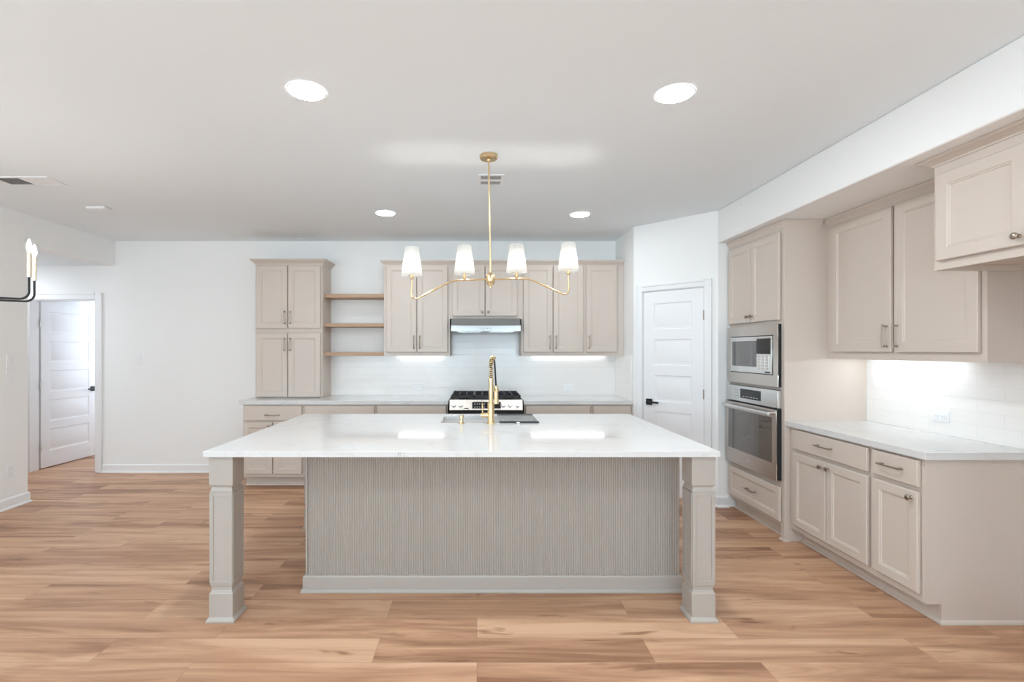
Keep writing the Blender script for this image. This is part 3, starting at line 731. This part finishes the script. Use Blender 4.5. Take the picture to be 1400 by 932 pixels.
# microwave with trim kit
X0, X1 = 0.025, W-0.041
r = thing('built_in_microwave', 'stainless built-in microwave with a trim frame above the wall oven', 'microwave', (OX, OY1, 1.165), RZ)
mw = X1-X0; H = 0.487
fx0, fx1, fz0, fz1 = X0+0.052, X1-0.052, 0.090, 0.405
MB().box(X0+0.02, 0.004, 0.02, X1-0.02, 0.48, H-0.02).build('housing', 'black', r)
m = MB()
m.box(X0-0.010, -0.030, 0, X1+0.006, -0.024, fz0); m.box(X0-0.010, -0.030, fz1, X1+0.006, -0.024, H); m.box(X0-0.010, -0.030, fz0, fx0, -0.024, fz1); m.box(fx1, -0.030, fz0, X1+0.006, -0.024, fz1)
m.build('trim_frame', 'steel', r, bevel=0.0015)
MB().box(X0-0.008, -0.0237, 0.002, X1+0.0055, -0.001, H-0.002).build('frame_side', 'black', r)
fg = MB().box(fx0+0.006, -0.036, fz0+0.007, fx1-0.006, -0.0239, fz1-0.007).build('front_panel', 'steel2', r, bevel=0.002)
gx = fx0+0.46*(fx1-fx0)/0.63
MB().box(fx0+0.035, -0.0382, fz0+0.058, fx0+0.415, -0.0363, fz1-0.042).build('window', 'cavity', r)
m = MB().box(fx0+0.420, -0.0382, fz1-0.150, fx1-0.026, -0.0363, fz1-0.025); kp = m.build('display', 'display', r)
m = MB()
for i in range(3):
    for j in range(5): m.box(fx0+0.440+i*0.052, -0.0376, fz0+0.040+j*0.024, fx0+0.476+i*0.052, -0.0363, fz0+0.054+j*0.024)
m.build('keypad', 'steel', r)
MB().box(fx1-0.10, -0.0376, fz0+0.014, fx1-0.03, -0.0363, fz0+0.026).build('name_badge', 'display', r)
# wall oven
r = thing('wall_oven', 'stainless single wall oven with a bar handle below the microwave', 'oven', (OX, OY1, 0.449), RZ)
H = 0.692
MB().box(X0+0.004, 0.004, 0.006, X1-0.004, 0.55, H-0.006).build('oven_body', 'black', r)
MB().box(X0-0.010, -0.0365, 0.003, X1+0.0075, -0.001, 0.548).build('gasket', 'black', r)
MB().box(X0-0.012, -0.034, 0.555, X1+0.008, -0.001, H).build('control_panel', 'steel2', r, bevel=0.002)
d = MB().box(0.245, -0.0365, 0.588, 0.545, -0.0345, 0.668).build('display', 'display', r)
for i in range(6): MB().box(0.285+i*0.04, -0.0372, 0.602, 0.305+i*0.04, -0.0366, 0.607).build('button', 'ink', d)
for i in range(2):
    for j in range(3): MB().box(0.16+i*0.035, -0.0352, 0.598+j*0.026, 0.180+i*0.035, -0.0345, 0.602+j*0.026).build('button', 'grille', r)
dx0, dx1 = X0-0.012, X1+0.008
wx0, wx1, wz0, wz1 = dx0+0.045, dx1-0.055, 0.128, 0.480
m = MB()
m.box(dx0, -0.044, 0, dx1, -0.037, wz0); m.box(dx0, -0.044, wz1, dx1, -0.037, 0.543); m.box(dx0, -0.044, wz0, wx0, -0.037, wz1); m.box(wx1, -0.044, wz0, dx1, -0.037, wz1)
dr_ = m.build('oven_door', 'steel', r, bevel=0.0015)
MB().box(wx0+0.0005, -0.0435, wz0+0.0005, wx1-0.0005, -0.0368, wz1-0.0005).build('window', 'cavity', dr_)
m = MB().tube([(dx0+0.03, -0.085, 0.512), (dx1-0.03, -0.085, 0.512)], 0.0125, 14)
for x in (dx0+0.055, dx1-0.055): m.tube([(x, -0.045, 0.512), (x, -0.085, 0.512)], 0.010, 10)
m.build('handle', 'steel2', dr_)
MB().lathe([(0.014, 0), (0.014, 0.002), (0.011, 0.003)], ((dx0+dx1)/2, -0.0443, 0.066), axis='y', n=20).build('round_badge', 'steel2', dr_)

# ------------------------------------------------------------------ right side: base run, counter, uppers, cabinet over the fridge bay
BX = 2.380
r = base('greige base cabinet with two doors and a drawer, next to the oven tower', 0, 0.7735,
         [('w', 0.055, 0.718, 0.757, 0.862, ('p', 0.40, 0.795)), ('d', 0.055, 0.150, 0.402, 0.692, ('k', 0.372, 0.655)), ('d', 0.410, 0.150, 0.757, 0.692, ('k', 0.440, 0.655))],
         loc=(BX, 3.7195, 0), rz=RZ, d=RW-BX-0.002, toe=0.085)
w2 = 0.328
r = base('single-door greige base cabinet at the near end of the right-hand counter', 0, w2,
         [('w', 0.020, 0.718, w2-0.005, 0.862, ('p', w2/2, 0.795)), ('d', 0.020, 0.150, w2-0.005, 0.692, ('k', w2-0.040, 0.655))],
         loc=(BX, 2.9455, 0), rz=RZ, d=RW-BX-0.002, toe=0.085)
m = MB().box(w2+0.0003, 0.0, 0.105, w2+0.018, RW-BX-0.002, 0.876); m.box(w2+0.0003, 0.085, 0, w2+0.018, RW-BX-0.002, 0.105)
m.build('end_panel', 'cab', r)
MB().moulding([(w2+0.0003, 0.085), (w2+0.018, 0.085), (w2+0.018, RW-BX-0.002)], [(0, 0), (0.014, 0), (0.014, 0.007), (0.011, 0.015), (0, 0.020)]).build('shoe_moulding', 'cab', r, smooth=False)
o = MB().box(2.345, 2.562, 0, RW-0.001, 3.7190, 0.040).build('countertop', 'quartz', bevel=0.002); o.location = (0, 0, CT0)
tag(o, 'white quartz countertop on the right-hand base cabinets', 'countertop')
# wall cabinet above it
UX = 2.660; w3 = 3.7195-2.553; ud = RW-UX-0.002; z0 = 1.387
r = thing('upper_cabinet', 'wide taupe two-door wall cabinet above the right-hand counter', 'cabinet', (UX, 3.7195, z0), RZ)
carcass(r, w3, ud, 0, SOF-0.005-z0, recess=0.028)
MB().moulding([(0, 0), (w3, 0)], [(o*0.7, SOF-0.002-z0+z) for o, z in CROWN]).build('crown_moulding', 'cab', r, smooth=False)
for xa, xb, hx in ((0.062, 0.596, 0.568), (0.620, 1.138, 0.648)):
    d = front('door', r, xa, 0.052, xb, 2.370-z0, 'cab', 0.06); pull(hx, 0.155, True, d)
strip_light('glowing strip light under the wide right-hand wall cabinet', 0, 0.66, 0, 0, RZ, (2.83, 3.64, z0+0.0135), 'strip2')
# deep cabinet over the refrigerator bay
FXX = 2.382; fy = 2.5515; w4 = 0.93; z0 = 1.864
r = thing('fridge_cabinet', 'deep taupe cabinet hung high at the right edge over the empty refrigerator bay', 'cabinet', (FXX, fy, z0), RZ)
carcass(r, w4, RW-FXX-0.002, 0, SOF-0.005-z0, recess=0.030)
MB().moulding([(0, 0.215), (0, 0), (w4, 0)], [(o*1.1, SOF-0.002-z0+z*0.62) for o, z in CROWN]).build('crown_moulding', 'cab', r, smooth=False)
MB().box(w4+0.001, 0.0, -z0, w4+0.021, RW-FXX-0.002, SOF-0.005-z0).build('light_block_panel', 'cab', r)  # unseen panel added to keep rear light off the cabinet ends
for xa, xb, hx in ((0.030, 0.450, 0.420), (0.460, 0.880, 0.490)):
    d = front('door', r, xa, 0.045, xb, 2.350-z0, 'cab', 0.06); knob(hx, 0.085, d)

# ------------------------------------------------------------------ ceiling fittings
def recessed(x, y, label, mt='disc'):
    r = thing('recessed_light', label, 'ceiling light', (x, y, CE-0.0005), 0, 'recessed ceiling lights')
    MB().lathe([(0.094, 0), (0.094, -0.003), (0.090, -0.0045), (0.0865, -0.0045), (0.0865, -0.002)], n=40, capb=False, capt=False).build('trim_ring', 'plast', r)
    MB().lathe([(0.086, -0.0015), (0.086, -0.0048), (0.080, -0.0056)], n=40).build('diffuser', mt, r)
recessed(-0.8485, 2.44, 'large bright round recessed light in the near ceiling, left of the chandelier')
recessed(0.998, 2.467, 'large bright round recessed light in the near ceiling, right of the chandelier')
recessed(-0.8616, 4.618, 'small bright round recessed light far back, above the cabinet left of the hood', 'disc2')
for x, y, lab in ((-0.85, 0.2, 'unseen recessed light added in the ceiling behind the camera, left row'), (1.0, 0.2, 'unseen recessed light added in the ceiling behind the camera, right row')): recessed(x, y, lab)  # out-of-view pair added to help light the room
recessed(0.982, 4.668, 'small bright round recessed light far back, above the cabinets right of the hood', 'disc2')

def vent(x, y, wx, wy, label, half):
    r = thing('ceiling_vent', label, 'vent', (x, y, CE-0.0005))
    a, b = wx/2, wy/2
    m = ring_slab((-a-0.02, -b-0.02, a+0.02, b+0.02), (-a, -b, a, b), -0.006, 0); m.build('frame', 'plast', r)
    MB().box(-a, -b, -0.001, a, b, -0.0002).build('backing', 'grille', r)
    n = 14
    if half == 'x':    # two banks: left one open to view, right one closed
        for k in range(n):
            xx = -a+wx*(k+0.5)/n; dx = 0.006 if xx < 0 else -0.008
            MB().add([(xx-dx, -b, -0.0015), (xx+dx, -b, -0.008), (xx+dx, b, -0.008), (xx-dx, b, -0.0015), (xx-dx+0.001, -b, -0.0015), (xx+dx+0.001, -b, -0.008), (xx+dx+0.001, b, -0.008), (xx-dx+0.001, b, -0.0015)],
                     [(0,1,2,3),(7,6,5,4),(0,4,5,1),(1,5,6,2),(2,6,7,3),(3,7,4,0)]).build('slat', 'plast', r)
        MB().box(-0.006, -b, -0.008, 0.006, b, -0.001).build('divider', 'plast', r)
    else:
        for k in range(n):
            xx = -a+wx*(k+0.5)/n
            MB().box(xx-0.001, -b, -0.008, xx+0.001, b, -0.0015).build('slat', 'plast', r)
        MB().box(-a, -0.012, -0.009, a, 0.012, -0.001).build('divider', 'plast', r)
vent(0.105, 3.715, 0.15, 0.19, 'small white ceiling vent behind the chandelier rod', 'y')
vent(-3.42, 3.74, 0.40, 0.15, 'white ceiling vent near the left edge, above the open hallway side', 'x')
r = thing('smoke_detector', 'flat white detector on the ceiling at the left, beyond the vent', 'smoke detector', (-3.42, 4.43, CE-0.0005))
MB().box(-0.085, -0.045, -0.022, 0.085, 0.045, 0).build('housing', 'plast', r, bevel=0.008)
MB().box(-0.07, -0.035, -0.025, 0.0, 0.035, -0.0222).build('cover', 'trim', r, bevel=0.002)

# ------------------------------------------------------------------ chandelier over the island
r = thing('linear_chandelier', 'brass four-light chandelier with white tapered shades hanging over the island', 'chandelier', (0.0785, 3.25, CE))
MB().lathe([(0.060, 0), (0.060, -0.020), (0.054, -0.026), (0.014, -0.028), (0.012, -0.040)], n=32).build('canopy', 'brass', r)
MB().tube([(0, 0, -0.040), (0.012, 0, -0.785)], 0.0062, 12).build('rod', 'brass', r)
HUBZ = -0.822
m = MB(); m.lathe([(0.006, 0.046), (0.018, 0.040), (0.028, 0.026), (0.033, 0.0), (0.028, -0.026), (0.018, -0.040), (0.008, -0.046), (0.008, -0.058), (0.002, -0.060)], (0.012, 0, HUBZ), n=24); m.build('hub', 'brass', r)
tilt, yaw = math.radians(1.9), math.radians(1.8)
def tx(p):   # slightly off level, as it hangs
    x, y, z = p; x2 = x*math.cos(tilt)-z*math.sin(tilt)*0; z2 = z+x*math.sin(tilt)
    return (x2*math.cos(yaw)+0.012, x2*math.sin(yaw)+y, HUBZ+z2)
def smooth_path(pts, k=3):
    pts = [Vector(p) for p in pts]
    for _ in range(k):
        q = [pts[0]]
        for a, b in zip(pts, pts[1:]): q += [a.lerp(b, 0.25), a.lerp(b, 0.75)]
        q.append(pts[-1]); pts = q
    return pts
for sg in (-1, 1):
    arm = smooth_path([(sg*0.028, 0, 0), (sg*0.20, 0, 0.0), (sg*0.245, 0, -0.002), (sg*0.30, 0, -0.022), (sg*0.44, 0, -0.092), (sg*0.495, 0, -0.120), (sg*0.525, 0, -0.098), (sg*0.522, 0, -0.03), (sg*0.520, 0, 0.010)])
    MB().tube([tx(p) for p in arm], 0.0062, 10).build('arm', 'brass', r)
for sx, top_off in ((-0.520, 0), (-0.173, 0), (0.173, 0), (0.520, 0)):
    zb = 0.010 if abs(sx) > 0.3 else 0.0
    c = tx((sx, 0, 0))
    MB().lathe([(0.006, zb+0.005), (0.013, zb+0.012), (0.013, zb+0.020), (0.009, zb+0.030), (0.009, zb+0.050)], (c[0], c[1], c[2]), n=16).build('socket', 'brass', r)
    s0, s1 = 0.036, 0.226
    sh = MB().lathe([(0.0705, s0), (0.0445, s1)], c, n=40, capb=False, capt=False)
    sh = sh.build('shade', 'shade', r)
    md = sh.modifiers.new('thickness', 'SOLIDIFY'); md.thickness = 0.002; md.offset = -1
    m = MB(); 
    for k in range(3): a = 2*PI*k/3; m.tube([(c[0]+0.009*math.cos(a), c[1]+0.009*math.sin(a), c[2]+zb+0.046), (c[0]+0.066*math.cos(a), c[1]+0.066*math.sin(a), c[2]+0.045)], 0.0012, 6)
    m.build('spider', 'brass', sh)
    MB().lathe([(0.008, 0.0615), (0.019, 0.070), (0.025, 0.086), (0.020, 0.103), (0.006, 0.112)], c, n=16).build('bulb', 'bulb', r)

# ------------------------------------------------------------------ black candle chandelier, mostly off frame at the left
E1 = Vector((-2.65, 2.90, 0)); E2 = Vector((-2.754, 3.05, 0)); dirn = Vector((-0.822, -0.570, 0)).normalized()
r = thing('candle_chandelier', 'black chandelier arms with brass candle sleeves and glowing bulbs at the left edge', 'chandelier', (-3.25, 2.55, CE))
O = Vector((-3.25, 2.55, CE)); ZA = 1.753
cen = (E1+E2)/2 + dirn*0.62
MB().lathe([(0.065, 0), (0.065, -0.02), (0.012, -0.026)], (cen.x-O.x, cen.y-O.y, -0.0005), n=24).build('canopy', 'black', r)
m = MB().tube([(cen.x-O.x, cen.y-O.y, -0.026), (cen.x-O.x, cen.y-O.y, ZA-CE)], 0.007, 10)
sd = (E2-E1)/2; m.tube([Vector((cen.x, cen.y, ZA))-O+sd*1.1, Vector((cen.x, cen.y, ZA))-O-sd*1.1], 0.007, 10); m.build('stem', 'black', r)
for E in (E1, E2):
    far = E + dirn*1.24
    pts = [E+Vector((0, 0, ZA+0.134)), E+Vector((0, 0, ZA+0.045))] + [E+Vector((0, 0, ZA+0.045))+dirn*0.045+(-dirn*math.cos(a)-Vector((0, 0, 1))*math.sin(a))*0.045 for a in [PI/2*i/8 for i in range(1, 9)]]
    back = [far+Vector((0, 0, ZA+0.045))-dirn*0.045+(dirn*math.cos(a)-Vector((0, 0, 1))*math.sin(a))*0.045 for a in [PI/2*i/8 for i in range(8, 0, -1)]] + [far+Vector((0, 0, ZA+0.045)), far+Vector((0, 0, ZA+0.134))]
    MB().tube([p-O for p in pts+back], 0.0062, 10).build('arm', 'black', r)
    for e in (E, far):
        p = e-O
        MB().lathe([(0.0115, ZA-CE+0.130), (0.0115, ZA-CE+0.280)], (p.x, p.y, 0), n=16).build('candle_sleeve', 'sleeve', r)
        MB().lathe([(0.006, ZA-CE+0.2805), (0.013, ZA-CE+0.305), (0.012, ZA-CE+0.320), (0.004, ZA-CE+0.350), (0.001, ZA-CE+0.356)], (p.x, p.y, 0), n=14).build('bulb', 'candle', r)

# ------------------------------------------------------------------ switches and outlets
def plate(name, label, cat, loc, rz, gang, kind, horizontal=False, group=None):
    r = thing(name, label, cat, loc, rz, group)
    w_, h_ = 0.070+0.046*(gang-1), 0.115
    if horizontal: w_, h_ = h_, w_
    MB().box(-w_/2, -0.006, -h_/2, w_/2, -0.0002, h_/2).build('cover_plate', 'plast', r, bevel=0.0025)
    for g in range(gang):
        cx = (g-(gang-1)/2)*0.046
        if kind == 'switch':
            MB().add([(cx-0.0165,-0.0065,-0.033),(cx+0.0165,-0.0065,-0.033),(cx+0.0165,-0.0095,0.033),(cx-0.0165,-0.0095,0.033),(cx-0.0165,-0.0062,-0.033),(cx+0.0165,-0.0062,-0.033),(cx+0.0165,-0.0062,0.033),(cx-0.0165,-0.0062,0.033)],
                     [(0,1,2,3),(7,6,5,4),(0,4,5,1),(1,5,6,2),(2,6,7,3),(3,7,4,0)]).build('rocker', 'trim', r)
        else:
            for s2 in (-1, 1):
                a, b = (s2*0.024, 0) if horizontal else (0, s2*0.024)
                f = MB().box(cx+a-0.016, -0.0085, b-0.016, cx+a+0.016, -0.0062, b+0.016).build('receptacle', 'trim', r, bevel=0.002)
                MB().box(cx+a-0.007, -0.0090, b-0.004, cx+a-0.005, -0.0086, b+0.006).build('slot', 'grille', f)
                MB().box(cx+a+0.005, -0.0090, b-0.004, cx+a+0.007, -0.0086, b+0.006).build('slot', 'grille', f)
LR = PI/2
plate('light_switch', 'single white light switch on the back wall right of the open door', 'switch', (-4.010, BW, 1.340), 0, 1, 'switch')
plate('light_switch', 'upper white switch plate on the left wall near its corner', 'switch', (LW, 4.50, 1.345), LR, 1, 'switch')
plate('light_switch', 'lower white switch plate on the left wall, just under the other', 'switch', (LW, 4.50, 1.205), LR, 1, 'switch')
plate('wall_outlet', 'white outlet low on the left wall above its baseboard', 'outlet', (LW, 4.50, 0.335), LR, 1, 'outlet')
plate('wall_outlet', 'white outlet in the back tile left of the gas range', 'outlet', (-0.695, BW-0.009, 1.010), 0, 1, 'outlet', True)
plate('wall_outlet', 'white outlet in the back tile right of the gas range', 'outlet', (1.085, BW-0.009, 1.010), 0, 1, 'outlet', True)
plate('wall_outlet', 'white outlet in the tile over the right-hand counter', 'outlet', (RW-0.009, 3.12, 1.030), RZ, 1, 'outlet', True)
